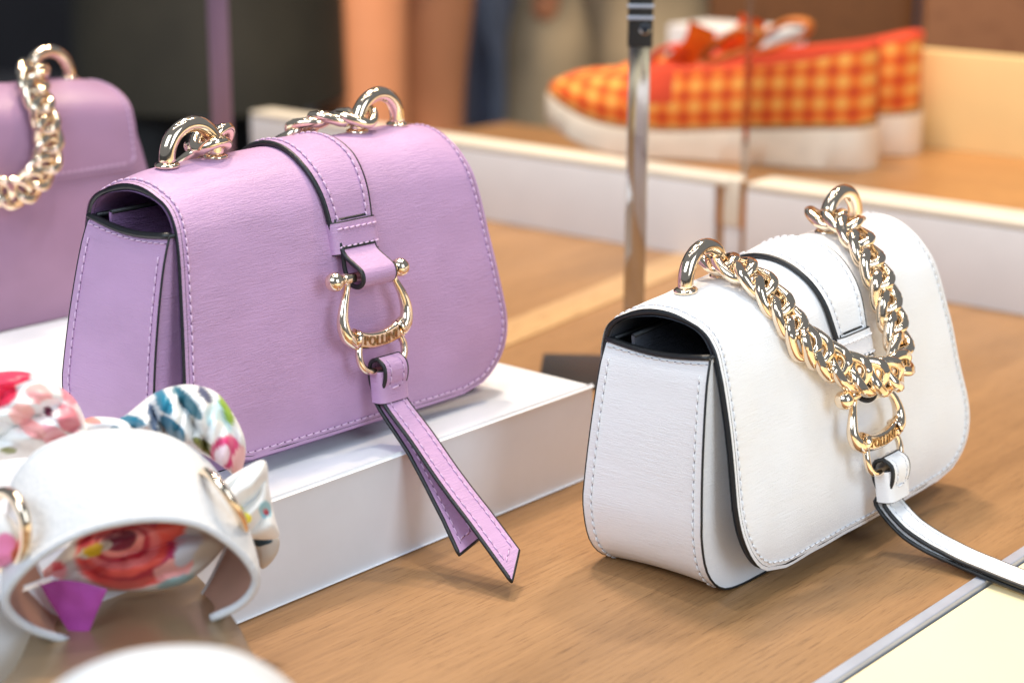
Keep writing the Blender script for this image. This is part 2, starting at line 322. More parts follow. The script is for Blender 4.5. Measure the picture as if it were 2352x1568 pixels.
def handbag(name, loc, rot, leath, lining, thread, chain, label, seed, full=True):
    root = empty(name, loc, rot); tag(root, label, 'handbag')
    dzb = chain.get('dzb', 0); WOB[0] = chain.get('wob', 1)
    # --- body shell: front and rear panels, gusset strip
    P = body_path(); mb = MB()
    per = np.r_[0, np.cumsum(np.linalg.norm(np.diff(P, axis=0), axis=1))]
    NW = 13
    T2 = tangents(P); NN = np.stack([-T2[:, 1], T2[:, 0]], 1); NN *= -1 if NN[len(P)//2][1] > 0 else 1       # outward in xz
    def gus(off, sag=True):
        G = []
        for (x, z), nn, s in zip(P, NN, per):
            row = []
            d = depth_half(z)
            e = min(s, per[-1]-s)
            for k in range(NW):
                t = k/(NW-1); b = math.sin(PI*t)
                zz = z-(.0034*b*max(0, 1-e/.012) if sag else 0)
                o = off-.0012*b*min(1, e/.02)
                row.append((x+nn[0]*o, (d-2*d*t)+(-.0014 if off < 0 else 0)*(2*t-1)*-1, zz+nn[1]*o))
            G.append(row)
        return np.array(G)
    G = gus(.0)
    uv = np.array([[(k*.0045+.3, -s) for k in range(NW)] for s in per])
    uv = uv[..., ::1]
    mb.grid(G, uv, 0)
    for sgn in (1, -1):                                       # panels as strips between matching outline points
        h = len(P)//2; rows = []; uvs = []
        for i in range(h):
            (xa, z), (xb, zb) = P[i], P[len(P)-1-i]; y = sgn*depth_half(z)
            rows.append([(xa+(xb-xa)*t, y+sgn*.0012*math.sin(PI*t)*math.sin(PI*min(1, z/ZG)), z) for t in np.linspace(0, 1, 15)]); uvs.append([(xa+(xb-xa)*t, z) for t in np.linspace(0, 1, 15)])
        mb.grid(np.array(rows), uvs, 0)
    mb.build('body', leath, root)
    # inner side
    mb = MB(); Gi = gus(-.0016); mb.grid(Gi, uv)
    for sgn in (1, -1):
        rows = []
        for z in np.linspace(.045, ZG-.0005, 8):
            hwz = float(np.interp(z, P[:len(P)//2, 1][::-1], P[:len(P)//2, 0][::-1])); rows.append([(x, sgn*(depth_half(z)-.0016), z) for x in np.linspace(hwz+.0012, -hwz-.0012, 9)])
        mb.grid(np.array(rows))
    mb.add([(-.089, -.0265, .052), (.089, -.0265, .052), (.089, .0265, .052), (-.089, .0265, .052)], [(0, 1, 2, 3)])
    # inner pocket wall with its own black edge
    mb.add([(-.084, .012, .05), (.084, .012, .05), (.084, .014, ZG+.004), (-.084, .014, ZG+.004), (-.084, .0105, .05), (.084, .0105, .05), (.084, .0125, ZG+.004), (-.084, .0125, ZG+.004)], [(0, 1, 2, 3), (4, 5, 6, 7), (0, 3, 7, 4), (1, 2, 6, 5)])
    mb.build('lining', lining, root, smooth=False)
    mb = MB(); tube(mb, [(-.0835, .0132, ZG+.004), (0, .0132, ZG+.004), (.0835, .0132, ZG+.004)], .0013, 8)
    tube(mb, [(-.0835, DG/2-.003, ZG+.0005), (0, DG/2-.003, ZG+.0005), (.0835, DG/2-.003, ZG+.0005)], .0013, 8)
    mb.build('zip_tape', EDGE, root)
    # painted edges of the body
    mb = MB()
    for col, y in ((0, 1), (NW-1, -1)):
        pts = G[:, col]+np.array([0, -y*-.0001, 0]); tube(mb, pts, .0005 if y < 0 else .0003, 6)
    for row in (0, -1): tube(mb, G[row][:, :]+np.array([0, 0, .0004]), .0017, 8)
    tube(mb, [(-.0850, -DG/2, ZG), (0, -DG/2, ZG), (.0850, -DG/2, ZG)], .0011, 6)
    mb.build('body_edge', EDGE, root)
    # --- flap
    xs = np.linspace(-1, 1, NV); mb = MB()
    O = np.array([[flap_pt(i, v*HW[i], .0011, seed) for v in xs] for i in range(NS)])
    I = np.array([[flap_pt(i, v*HW[i], -.0021, seed) for v in xs] for i in range(NS)])
    uvf = np.array([[(v*HW[i], PS[i]) for v in xs] for i in range(NS)])
    mb.grid(O, uvf, 0); mb.grid(I, uvf, 1)
    mb.build('flap', [leath, lining], root)
    def bound(off, d):
        """loop inset by d from the flap rim on the outer face"""
        n = []
        idx = lambda s: np.interp(s, PS, np.arange(NS))
        Q = []; Nr = []
        def put(s, x):
            i = idx(s); a = int(min(NS-2, i)); f = i-a
            hw = HW[a]*(1-f)+HW[a+1]*f
            pa = np.array(flap_pt(a, x, off, seed)); pb = np.array(flap_pt(a+1, x, off, seed))
            Q.append(pa*(1-f)+pb*f); nn = PN[a]*(1-f)+PN[a+1]*f; Nr.append((0, nn[0], nn[1]))
        hwf = lambda s: float(np.interp(s, PS, HW))
        S = PS[-1]
        # outline in (x, s); inset along its own normal
        A = [(-hwf(s), s) for s in np.linspace(0, S, 220)]
        B = [(x, S) for x in np.linspace(-hwf(S), hwf(S), 60)][1:-1]
        Cc = [(hwf(s), s) for s in np.linspace(S, 0, 220)]
        D = [(x, 0) for x in np.linspace(hwf(0), -hwf(0), 60)][1:-1]
        L = np.array(A+B+Cc+D); Tn = tangents(L, True); Nn = np.stack([Tn[:, 1], -Tn[:, 0]], 1)
        c = L.mean(0)
        if np.mean(np.sum(Nn*(c-L), 1)) < 0: Nn = -Nn
        M = L+Nn*d
        for x, s in M: put(min(S, max(0, s)), x)
        return np.array(Q), np.array(Nr)
    mb = MB(); Q, Nr = bound(-.0005, .0016); tube(mb, Q, .00165, 8, closed=True, ref=Nr, flat=1.0); mb.build('flap_edge', EDGE, root)
    Q, Nr = bound(.0011, .0034)
    mb = MB(); stitches(mb, Q, Nr)
    # gusset stitching: along both seams and the top
    Ng = np.array([(n[0], 0, n[1]) for n in NN])
    for t in (.07, .93):
        k = t*(NW-1); a = int(k); f = k-a; pts = G[:, a]*(1-f)+G[:, a+1]*f
        stitches(mb, pts[2:-2], Ng[2:-2])
    for r_, r2_ in ((0, 1), (-1, -2)):
        f = .0034/(per[1]-per[0]); f1 = min(f, 1)
        stitches(mb, G[r_]*(1-f1)+G[r2_]*f1, np.broadcast_to(Ng[r2_], (NW, 3)))
    mb.build('stitching', [thread, HOLE_L if thread is THREAD_L else HOLE_W], root, kind='stuff')
    # --- centre strap over the flap
    k1 = int(np.argmin(np.abs(PROF[NS//2:, 1]-.088+dzb)))+NS//2
    idx = list(range(0, k1+1)); cx0 = .0035
    wid = lambda i: float(np.interp(PS[i], [0, PS[30], PS[k1]], [.0145, .0142, .0106]))
    mb = MB(); ed = MB()
    a_ = np.array([[flap_pt(i, cx0+v*wid(i), .0036, seed) for v in np.linspace(-1, 1, 7)] for i in idx]); b_ = np.array([[flap_pt(i, cx0+v*wid(i), .0013, seed) for v in np.linspace(-1, 1, 7)] for i in idx])
    uvs = np.array([[(.5+v*wid(i), PS[i]) for v in np.linspace(-1, 1, 7)] for i in idx])
    if full: mb.grid(a_, uvs); mb.grid(b_, uvs); mb.build('strap', leath, root)
    for c_ in (0, -1):
        nr = np.array([(0, PN[i][0], PN[i][1]) for i in idx]); tube(ed, (a_[:, c_]+b_[:, c_])/2, .00125, 8, ref=nr)
    if full: ed.build('strap_edge', EDGE, root)
    mb = MB()
    for sg in ((-1, 1) if full else ()):
        pts = np.array([flap_pt(i, cx0+sg*(wid(i)-.0032), .0036, seed) for i in idx]); stitches(mb, pts, np.array([(0, PN[i][0], PN[i][1]) for i in idx]))
    # --- keeper band (upper): a flattened ring round the strap
    xx_ = 0
    def keeper(cx, y, z, tilt, w, d, h, nm, rows, sm):
        """ring w wide, d deep, h tall; axis tilted in the yz plane"""
        ax = np.array([0, math.sin(tilt), math.cos(tilt)]); nv = np.array([0, -math.cos(tilt), math.sin(tilt)]); c0 = np.array([cx, y, z])
        ring = []
        for t in np.linspace(0, 2*PI, 40, endpoint=False):
            ct, st = math.cos(t), math.sin(t); e = .42
            ring.append((math.copysign(abs(ct)**e, ct)*w/2, math.copysign(abs(st)**.7, st)*d/2))
        kb = MB(); G_ = []; U_ = []
        th = .0013; hs = np.linspace(-h/2, h/2, 7)
        for q in hs:
            G_.append([c0+ax*q+np.array([1, 0, 0])*a+nv*b for a, b in ring]); U_.append([(a+.8, q) for a, b in ring])
        kb.grid(G_, U_, 0, closev=True)
        G2 = []
        for q in hs: G2.append([c0+ax*q+np.array([1, 0, 0])*a*(1-2*th/w)+nv*b*(1-2*th/d) for a, b in ring])
        kb.grid(G2, U_, 1, closev=True)
        o = kb.build(nm, [leath, leath], root)
        ke = MB()
        for q in (-h/2, h/2): tube(ke, np.array([c0+ax*q+np.array([1, 0, 0])*a*(1-th/w)+nv*b*(1-th/d) for a, b in ring]), .00055, 6, closed=True)
        ke.build('keeper_edge', EDGE, o)
        for q in rows:
            fr = [(a, b) for a, b in ring if b > d*.3]; fr.sort()
            stitches(sm, [c0+ax*q+np.array([1, 0, 0])*a+nv*b for a, b in fr], [nv]*len(fr), length=.0024, gap=.0009)
        return o
    keeper(cx0+.0005, front_y(.0885-dzb)-.0020, .0885-dzb, .22, .0256, .0074, .0130, 'keeper', (-.0038, .0038), mb)
    # --- tab curling round the horsebit bar
    bx, by, bz = .001+chain.get('dx', 0), -.0465-dzb*.15, .0743-dzb
    def strip(path, width, thick, nm, cx, n=48, tip=None, thr=True, xs_=None, par=root, wprof=None):
        Pp = spline(path, n); Tt = tangents(Pp); Nn = np.stack([Tt[:, 1], -Tt[:, 0]], 1)
        if xs_ is not None: Xc = np.interp(np.linspace(0, 1, n), np.linspace(0, 1, len(xs_)), xs_)
        else: Xc = np.full(n, cx)
        ss = np.r_[0, np.cumsum(np.linalg.norm(np.diff(Pp, axis=0), axis=1))]
        sm = MB(); nvv = 7; A = np.zeros((n, nvv, 3)); B2 = A.copy(); U = np.zeros((n, nvv, 2))
        for j, v in enumerate(np.linspace(-1, 1, nvv)):
            # oblique tip: the left edge (v=-1) runs on past the right one
            smax = ss[-1]-(0 if tip is None else tip*(v+1)/2)
            q = np.linspace(0, smax, n)
            py = np.interp(q, ss, Pp[:, 0]); pz = np.interp(q, ss, Pp[:, 1]); ny = np.interp(q, ss, Nn[:, 0]); nz = np.interp(q, ss, Nn[:, 1]); xc = np.interp(q, ss, Xc)
            w_ = width/2*(1 if wprof is None else np.interp(q/ss[-1], [0, 1], wprof))
            A[:, j] = np.stack([xc+v*w_, py+ny*thick/2, pz+nz*thick/2], 1); B2[:, j] = np.stack([xc+v*w_, py-ny*thick/2, pz-nz*thick/2], 1)
            U[:, j] = np.stack([np.full(n, v*width/2+.9), q], 1)
        sm.grid(A, U); sm.grid(B2, U); o = sm.build(nm, leath, par)
        M = (A+B2)/2; loop = np.concatenate([M[:, 0], M[-1, 1:-1], M[::-1, -1], M[0, 1:-1][::-1]])
        e2 = MB(); tube(e2, loop, thick*.56, 8, closed=True); e2.build(nm+'_edge', EDGE, o)
        if thr:
            for side in (A, B2):
                sgn = 1 if side is A else -1
                for j0 in (0, nvv-1):
                    f = .0026/width*(nvv-1)
                    a = int(f); g = f-a
                    if j0 == 0: pts = side[:, a]*(1-g)+side[:, a+1]*g
                    else: pts = side[:, nvv-1-a]*(1-g)+side[:, nvv-2-a]*g
                    nr = np.stack([np.zeros(n), sgn*Nn[:, 0], sgn*Nn[:, 1]], 1); m_ = slice(1, n-3 if tip else n-1)
                    stitches(mb, pts[m_], nr[m_], r=.0003)
                if tip:
                    pts = side[-5, 1:-1]; stitches(mb, pts, np.tile([0, sgn*Nn[-4, 0], sgn*Nn[-4, 1]], (len(pts), 1)), r=.0003)
        return o
    if full: strip([(p_-dzb*.2, q_-dzb) for p_, q_ in [(-.0335, .096), (-.0370, .0865), (-.0405, .0820), (-.0462, .0792), (-.0505, .0768), (-.0510, .0728), (-.0475, .0702), (-.0430, .0712), (-.0400, .0765), (-.0385, .085)]], .0178, .0019, 'bit_tab', cx0-.0005, 60, thr=False)
    # small stitched patch on the tab
    pt_ = [np.array((x, -.0407, .0832)) for x in np.linspace(cx0-.006, cx0+.005, 8)]; 
    # --- horsebit
    hb = MB()
    lathe(hb, (bx-.0185, by, bz), (1, 0, 0), [(-.0, .0001), (.0, .0019), (.0045, .0019), (.005, .0026), (.0058, .0026), (.0062, .0021), (.0308, .0021), (.0312, .0026), (.032, .0026), (.0325, .0019), (.037, .0019), (.037, .0001)], 18)
    bit = hb.build('horsebit', GOLD, root, sharp=40)
    for sg in (-1, 1):
        m_ = MB(); sphere(m_, (bx+sg*.0187, by, bz), .0041, 20, 14); m_.build('ball', GOLD, bit)
        m_ = MB(); X = lambda v: bx+.001+sg*v
        arm = spline([(X(.0128), by-.0002, .0733), (X(.0140), by-.0008, .0695), (X(.0168), by-.0022, .0635), (X(.0183), by-.0032, .0572), (X(.0172), by-.0042, .0520), (X(.0140), by-.0048, .0485), (X(.0118), by-.0048, .0472)], 36)
        arm[:, 2] = .0472+(arm[:, 2]-.0472)*(bz-.0010-.0472)/(.0733-.0472)
        rad = np.interp(np.linspace(0, 1, 36), [0, .12, .55, .8, 1], [.0016, .0014, .0025, .0031, .0026]); tube(m_, arm, rad, 14); m_.build('bit_arm', GOLD, bit)
    pc = np.array([bx+.001, by-.0050, .0472]); m_ = MB(); n_ = 29; rows = []
    for u in np.linspace(-1, 1, n_):
        x = u*.0134; z0 = .0030*(u*u); hh = .0034+.0008*abs(u)**3; dd = .0019
        row = []
        for t in np.linspace(0, 2*PI, 20, endpoint=False):
            ct, st = math.cos(t), math.sin(t)
            row.append((pc[0]+x, pc[1]-math.copysign(abs(ct)**.45, ct)*dd, pc[2]+z0+math.copysign(abs(st)**.6, st)*hh))
        rows.append(row)
    m_.grid(np.array(rows), None, closev=True); k0 = 0
    m_.F.append(tuple(range(20))); m_.F.append(tuple(range((n_-1)*20, n_*20))[::-1]); m_.M += [0, 0]
    plate = m_.build('name_plate', GOLD, bit, sharp=50)
    for u in (-1, 1):
        m_ = MB(); lathe(m_, (pc[0]+u*.0128, pc[1], pc[2]+.0028), (u*.9, 0, .45), [(-.0012, .0034), (-.0004, .0040), (.0006, .0036), (.0014, .0028)], 18); m_.build('collar', GOLD, bit)
    if full:
        cu = bpy.data.curves.new('lettering', 'FONT'); cu.body = 'POLLINI'; cu.size = .0060; cu.extrude = .00042; cu.offset = .00004; cu.space_character = 1.12; cu.align_x = 'CENTER'; cu.align_y = 'CENTER'; cu.bevel_depth = .0
        to = bpy.data.objects.new('tmp', cu); COL.objects.link(to); bpy.context.view_layer.update()
        tm = bpy.data.meshes.new_from_object(to); COL.objects.unlink(to); bpy.data.objects.remove(to)
        tm.name = 'lettering'
        wx = max(abs(v.co.x) for v in tm.vertices); kx = .0093/wx
        for v in tm.vertices:
            x, y, z = v.co; x *= kx; y *= .98; v.co = (pc[0]+x, pc[1]-.0019-z-.00005, pc[2]+y+.0030*(x/.0134)**2)
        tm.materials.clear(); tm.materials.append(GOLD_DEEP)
        lo = bpy.data.objects.new('lettering', tm); COL.objects.link(lo); lo.parent = plate
    m_ = MB(); dx = pc[0]+.001; dz = .0365
    dr = spline([(dx-.0118, pc[1], .0465), (dx-.0130, pc[1]-.0012, .0425), (dx-.0122, pc[1]-.0022, .0380), (dx-.0085, pc[1]-.0027, .0352), (dx, pc[1]-.0028, .0345), (dx+.0085, pc[1]-.0027, .0352), (dx+.0122, pc[1]-.0022, .0380), (dx+.0130, pc[1]-.0012, .0425), (dx+.0118, pc[1], .0465)], 50)
    tube(m_, dr, .00155, 10); m_.build('d_ring', GOLD, root)
    # --- hanging two-layer strap looped over the D-ring
    yD = pc[1]-.0028; zD = .0352
    front, back = chain['tails']
    wrap = [(yD+.0018, .0235), (yD+.0045, .0305), (yD+.0042, .0370), (yD+.0005, .0393), (yD-.0038, .0370), (yD-.0045, .0315), (yD-.0022, .0240)]
    xs0 = .0055+chain.get('dx', 0)*.6
    o1 = strip(wrap[3:]+front, .0128, .0017, 'hanging_strap', 0, 80, tip=.011, xs_=[xs0]*3+list(chain['fx']), wprof=(.96, 1.06))
    strip(wrap[3::-1]+back, .0128, .0017, 'rear_hanging_strap', 0, 80, tip=.003, xs_=[xs0]*3+list(chain['bx']))
    keeper(xs0+.0002, yD-.0002, .0275, .12, .0168, .0092, .0135, 'lower_keeper', (), mb)
    # bar-tack on the lower keeper
    ax_y = yD-.0002-.0048; stitches(mb, [(xs0+x, ax_y, .0275) for x in np.linspace(-.004, .004, 5)], [(0, -1, 0)]*5, length=.0038, r=.0005, lift=0)
    mb.build('strap_stitching', [thread, HOLE_L if thread is THREAD_L else HOLE_W], root, kind='stuff')
    # --- handle rings on top
    for sg in (-1, 1):
        xc = sg*.0520; R_ = .0123; r_ = .0033
        ang = np.linspace(0, PI, 26)
        pts = [(xc+R_, .001, TOP-.0005)]+[(xc+R_*math.cos(a), .001, TOP+.0038+R_*math.sin(a)) for a in ang]+[(xc-R_, .001, TOP-.0005)]
        m_ = MB(); tube(m_, pts, r_, 18); ring = m_.build('handle_ring', GOLD, root)
        for s2 in (-1, 1):
            m_ = MB(); lathe(m_, (xc+s2*R_, .001, TOP+.0002), (0, 0, 1), [(0, .0001), (0, .0044), (.0004, .0050), (.0013, .0050), (.0018, .0044), (.0022, .0034)], 22); m_.build('ring_foot', GOLD, ring)
    # --- curb chain, link by link
    CP = spline([p[:3] for p in chain['path']], 400); CN = np.array([np.interp(np.linspace(0, 1, 400), np.linspace(0, 1, len(chain['nrm'])), [q[k] for q in chain['nrm']]) for k in range(3)]).T
    CT = tangents(CP); s = np.r_[0, np.cumsum(np.linalg.norm(np.diff(CP, axis=0), axis=1))]
    pitch = .0105; nl = int(round(s[-1]/pitch))+1
    lm = MB(); th = np.linspace(0, 2*PI, 44, endpoint=False); a, b, c = .0083, .0063, .0021
    sx = lambda v, e: np.sign(v)*np.abs(v)**e
    cen = np.stack([a*sx(np.cos(th), .85), b*np.sin(th), c*np.sin(2*th)], 1)
    tube(lm, cen, .0024, 14, closed=True)
    V = np.array(lm.V); V[:, 2] = np.clip(V[:, 2], -.0045, .0037)          # the ground-flat facets
    lm.V = [tuple(v) for v in V]
    proto = None
    for k in range(nl):
        q = s[-1]*k/(nl-1)
        p = np.array([np.interp(q, s, CP[:, j]) for j in range(3)]); t = nrm([np.interp(q, s, CT[:, j]) for j in range(3)]); n = np.array([np.interp(q, s, CN[:, j]) for j in range(3)])
        n = nrm(n-t*(n@t)); y = np.cross(n, t)
        if proto is None: proto = lm.build('chain_link', GOLD, root, sharp=32); o = proto
        else: o = proto.copy(); COL.objects.link(o); o.parent = root
        rr = random.Random(k+int(seed*10)); M = Matrix(((t[0], y[0], n[0], p[0]), (t[1], y[1], n[1], p[1]), (t[2], y[2], n[2], p[2]), (0, 0, 0, 1)))
        M = M @ Matrix.Rotation(rr.uniform(-.07, .07), 4, 'X') @ Matrix.Rotation(rr.uniform(-.04, .04), 4, 'Z'); o.location = M.translation; o.rotation_euler = M.to_euler()
    # the soft top leans a little along its length and droops at both ends
    ks, dr_, dz_ = chain.get('slump', (.02, .003, 0))
    def sag(x, z):
        w = min(1, max(0, (z-.090)/.030)); e = max(0, (abs(x)-.052)/.031)
        return (ks*x+dz_)*w-dr_*w*w*min(1.2, e*e)
    for o in list(root.children_recursive):
        if o.name.startswith('chain_link'):
            o.location.z += sag(o.location.x, .13 if o.location.z > .1 else o.location.z)
        elif o.type == 'MESH':
            for v in o.data.vertices:
                v.co.z += sag(v.co.x, v.co.z) if not o.name.startswith('ring') and not o.name.startswith('handle') else sag(math.copysign(.05, v.co.x), .13)+ks*(v.co.x-math.copysign(.05, v.co.x))
    return root

A1, A2 = .8387, .8395
rear_path = [(-0.041, 0.003, 0.13), (-0.0345, 0.012, 0.13), (-0.0275, 0.024, 0.122), (-0.0265, 0.0315, 0.11), (-0.0265, 0.034, 0.097), (-0.023, 0.036, 0.086), (-0.014, 0.0378, 0.0775), (-0.0045, 0.0392, 0.0735), (0.0045, 0.0392, 0.0735), (0.014, 0.0378, 0.0775), (0.023, 0.036, 0.086), (0.0265, 0.034, 0.097), (0.0265, 0.0315, 0.11), (0.0275, 0.024, 0.122), (0.0345, 0.012, 0.13), (0.041, 0.003, 0.13)]
rear_nrm = [(0, 0, 1), (0, .3, 1), (0, 1, .8), (0, 1, .1), (0, 1, .05), (0, 1, .05), (0, 1, .05), (0, 1, .05), (0, 1, .05), (0, 1, .05), (0, 1, .05), (0, 1, .05), (0, 1, .1), (0, 1, .8), (0, .3, 1), (0, 0, 1)]
lil_path = [(-.0405, .003, .1300), (-.0330, .010, .1305), (-.0300, .021, .1240), (-.0320, .029, .112), (-.0320, .0335, .098), (-.0250, .0355, .086), (-.012, .0375, .078), (0, .0385, .0760), (.012, .0375, .078), (.0220, .0355, .086), (.0250, .0335, .098), (.0235, .030, .112), (.0225, .022, .1225), (.0300, .012, .1290), (.0400, .003, .1300)]
lil_nrm = [(0, -.2, 1), (0, .2, 1), (0, 1, .8), (0, 1, .2), (0, 1, .05), (0, 1, .05), (0, 1, .05), (0, 1, .05), (0, 1, .05), (0, 1, .05), (0, 1, .05), (0, 1, .2), (0, 1, .9), (0, .3, 1), (0, -.2, 1)]
whi_path = [(-.0405, .003, .1300), (-.0425, -.009, .1290), (-.0405, -.0205, .1220), (-.0385, -.0305, .1100), (-.0345, -.0370, .0980), (-.0255, -.0415, .0870), (-.0140, -.0490, .0785), (.0005, -.0530, .0745), (.0140, -.0520, .0755), (.0235, -.0455, .0835), (.0268, -.0395, .0950), (.0270, -.0345, .108), (.0305, -.0245, .1205), (.0370, -.0115, .1290), (.0415, .002, .1300)]
whi_nrm = [(0, 0, 1), (0, -.3, 1), (0, -.8, .8), (0, -1, .4), (0, -1, .25), (0, -1, .2), (0, -1, .15), (0, -1, .1), (0, -1, .1), (0, -1, .15), (0, -1, .25), (0, -1, .4), (0, -.8, .8), (0, -.3, 1), (0, 0, 1)]
PL_Z = .0451
lil_tail = ([(-.0600, .0190), (-.0740, .0085), (-.0925, -.0066), (-.1125, -.0201), (-.1345, -.0350)], [(-.0555, .0180), (-.0710, .0045), (-.0900, -.0130), (-.1090, -.0300)])
whi_tail = ([(-.0560, .0185), (-.0690, .0085), (-.0878, .0018), (-.1178, -.0016), (-.1550, -.0030)], [(-.0520, .0180), (-.0660, .0065), (-.0870, -.0002), (-.1178, -.0036), (-.1500, -.0048)])
lil = handbag('handbag', (-.0967, .764, PL_Z), (.021, .0038, A1), LILAC, LILAC_IN, THREAD_L, dict(slump=(.021, .0038, -.0008), path=lil_path, nrm=lil_nrm, tails=lil_tail, fx=[.0055, .0055, .005, .004, .003], bx=[.0055, .004, .002, -.001]), 'lilac leather handbag standing on the white plinth with its flap and horsebit forward', 1.3)
whi = handbag('handbag', (.1197, .7589, .0014), (-.0363, -.0316, A2), WHITE, BLACK_IN, THREAD_W, dict(dzb=.0052, wob=1.7, slump=(.046, .0020, -.0026), dx=-.004, path=whi_path, nrm=whi_nrm, tails=whi_tail, fx=[.0055, .005, .003, .002, .001], bx=[.005, .004, .002, .001]), 'white leather handbag with black edges on the wood table, chain hanging over its front', 5.1)
ey = np.array([-math.sin(A1), math.cos(A1)])
bk = handbag('handbag', (-.0967+ey[0]*.25, .764+ey[1]*.25, PL_Z), (.01, 0, A1+PI), LILAC_DIM, LILAC_IN, THREAD_L, dict(path=rear_path, nrm=rear_nrm, tails=([(-.0600, .0190), (-.0650, .010), (-.0665, .004)], [(-.0555, .0180), (-.058, .010), (-.058, .003)]), fx=[.0055]*3, bx=[.0055]*3), 'turned copy of the lilac handbag standing in for its mirror reflection at the left edge, gold chain draped down its back', 8.7, full=False)  # added second bag in place of the lilac bag's mirror reflection

# ------------------------------------------------------------------ plinth, table, rails
PA = .867; ED = np.array([math.cos(PA), math.sin(PA), 0]); EN = np.array([-math.sin(PA), math.cos(PA), 0])
C0 = np.array([.0371, .8147, 0])
def local_box(name, origin, l, d, h, mat, z=0, parent=None, bevel=.003, rot=PA):
    """box whose local x runs from origin (length l, may be negative), local y depth d, height h"""
    bm = bmesh.new(); bmesh.ops.create_cube(bm, size=1)
    for v in bm.verts: v.co = Vector(((v.co.x+.5)*l, (v.co.y+.5)*d, (v.co.z+.5)*h))
    if bevel: bmesh.ops.bevel(bm, geom=list(bm.edges), offset=bevel, segments=3, profile=.5, affect='EDGES')
    bmesh.ops.recalc_face_normals(bm, faces=bm.faces)
    me = bpy.data.meshes.new(name); bm.to_mesh(me); bm.free(); me.materials.append(mat); me.polygons.foreach_set('use_smooth', [True]*len(me.polygons))
    try: me.set_sharp_from_angle(angle=math.radians(50))
    except Exception: pass
    o = bpy.data.objects.new(name, me); COL.objects.link(o); o.location = (origin[0], origin[1], z); o.rotation_euler = (0, 0, rot)
    if parent: o.parent = parent
    return o
pl = local_box('display_plinth', C0, -.75, .44, PL_Z-.0006, PLINTH, .0006, bevel=.0014)
tag(pl, 'low white lacquered plinth under the lilac handbag and its added turned copy', 'plinth')
RAIL = C0+np.array([.258, 0, 0])
tb = empty('display_table', (RAIL[0], RAIL[1], 0), (0, 0, PA)); tag(tb, 'warm brown wooden display table under the white handbag', 'table')
o = local_box('table_top', (-.9, .0), 1.55, .95, .03, WOOD, -.03, tb, bevel=.0012, rot=0)
o = local_box('edge_strip', (-.9, -.0055), 1.55, .0053, .032, GREYMET, -.0305, tb, bevel=.0006, rot=0)
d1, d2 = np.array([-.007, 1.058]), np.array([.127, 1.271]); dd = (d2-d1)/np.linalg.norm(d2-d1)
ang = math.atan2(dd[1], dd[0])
st = local_box('pale_strip', (0, 0), .50, .030, .0010, PALE_STRIP, 0, tb, bevel=.0002, rot=ang-PA)  # thin paler strip lying on the table wood
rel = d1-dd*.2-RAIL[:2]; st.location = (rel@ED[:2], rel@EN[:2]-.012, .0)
cs = local_box('side_counter', RAIL[:2]-ED[:2]*.9-EN[:2]*.0075, 2.9, -.7, .03, CREAM, -.031, bevel=.001)
tag(cs, 'pale cream counter surface beside the wooden table at the lower right', 'counter')

# riser: low white wall across the back of the table with a wooden tray behind it
RA = math.atan2(1.121-1.414, .328+.023); RX = np.array([math.cos(RA), math.sin(RA)]); RY = np.array([-math.sin(RA), math.cos(RA)])
r0 = np.array([-.023, 1.414])
ri = empty('shoe_tray', (r0[0], r0[1], 0), (0, 0, RA)); tag(ri, 'white walled wooden tray carrying the orange shoes behind the bags', 'tray')
HZ = .0605
local_box('front_panel', (-.272, 0), .489, .006, HZ-.006, RISER, 0, ri, .0008, 0)
local_box('front_panel', (.2445, 0), .60, .006, HZ-.006, RISER, 0, ri, .0008, 0)
local_box('rim', (-.272, 0), .50, .026, .0055, RISER_TOP, HZ-.0057, ri, .0012, 0)
local_box('rim', (.2445, 0), .60, .036, .0055, RISER_TOP, HZ-.0057, ri, .0012, 0)
local_box('joint_post', (.2225, .004), .0145, .010, .034, RISER_TOP, .0265, ri, .0008, 0)
local_box('joint_foot', (.2225, .006), .0145, .008, .026, RISER, 0, ri, .0008, 0)
local_box('brass_strip', (.2175, .0035), .0048, .012, .034, BRASS, .0262, ri, .0004, 0)
local_box('brass_strip', (.2374, .0035), .0048, .012, .034, BRASS, .0262, ri, .0004, 0)
local_box('tray_floor', (.055, .007), .95, .30, .045, WOOD2, .0005, ri, .0006, 0)
local_box('rear_wall', (.16, .3075), .90, .012, .125, plain('cream_rear_wall', lin(232, 200, 142), .5, scale=20, tint=.02), .0005, ri, .0012, 0)
local_box('floor_pale_strip', (0, 0), .4, .022, .001, PALE_STRIP, .0453, ri, .0002, ang-RA).location = (.47, .03, .0453)  # the paler strip continued on the tray floor

# chrome uprights
def upright(name, foot, w, h, mat, label, yaw, base=True, clamp=True):
    r = empty(name, (foot[0], foot[1], 0), (0, 0, yaw)); tag(r, label, 'display stand')
    o = local_box('bar', (-w/2, -.0015), w, .003, h, mat, .003, r, .0006, 0)
    if clamp:
        local_box('clamp', (-w/2-.0008, -.0035), w+.0016, .007, .065, BLACKM, .185, r, .001, 0)
        for k in (0, 1): local_box('clamp_band', (-w/2-.0012, -.0042), w+.0024, .0082, .0018, GREYMET, .2000+k*.0062, r, .0005, 0)
        lathe_m = MB(); lathe(lathe_m, (.0025, -.0035, .1950), (0, -1, 0), [(0, .0001), (0, .003), (.0012, .003), (.0016, .0024), (.0016, .0001)], 18); lathe_m.build('clamp_screw', CHROME, r, sharp=30)
    if base:
        local_box('foot_plate', (-.052, -.030), .075, .06, .0032, BLACKM, 0.0003, r, .0008, 0)
    return r
pb = onz(1452, 862)
upright('display_stand', pb[:2], .0118, .42, CHROME, 'flat chrome upright bar on a black foot plate between the two handbags', -.06)
pb2 = (-.215, 1.33)
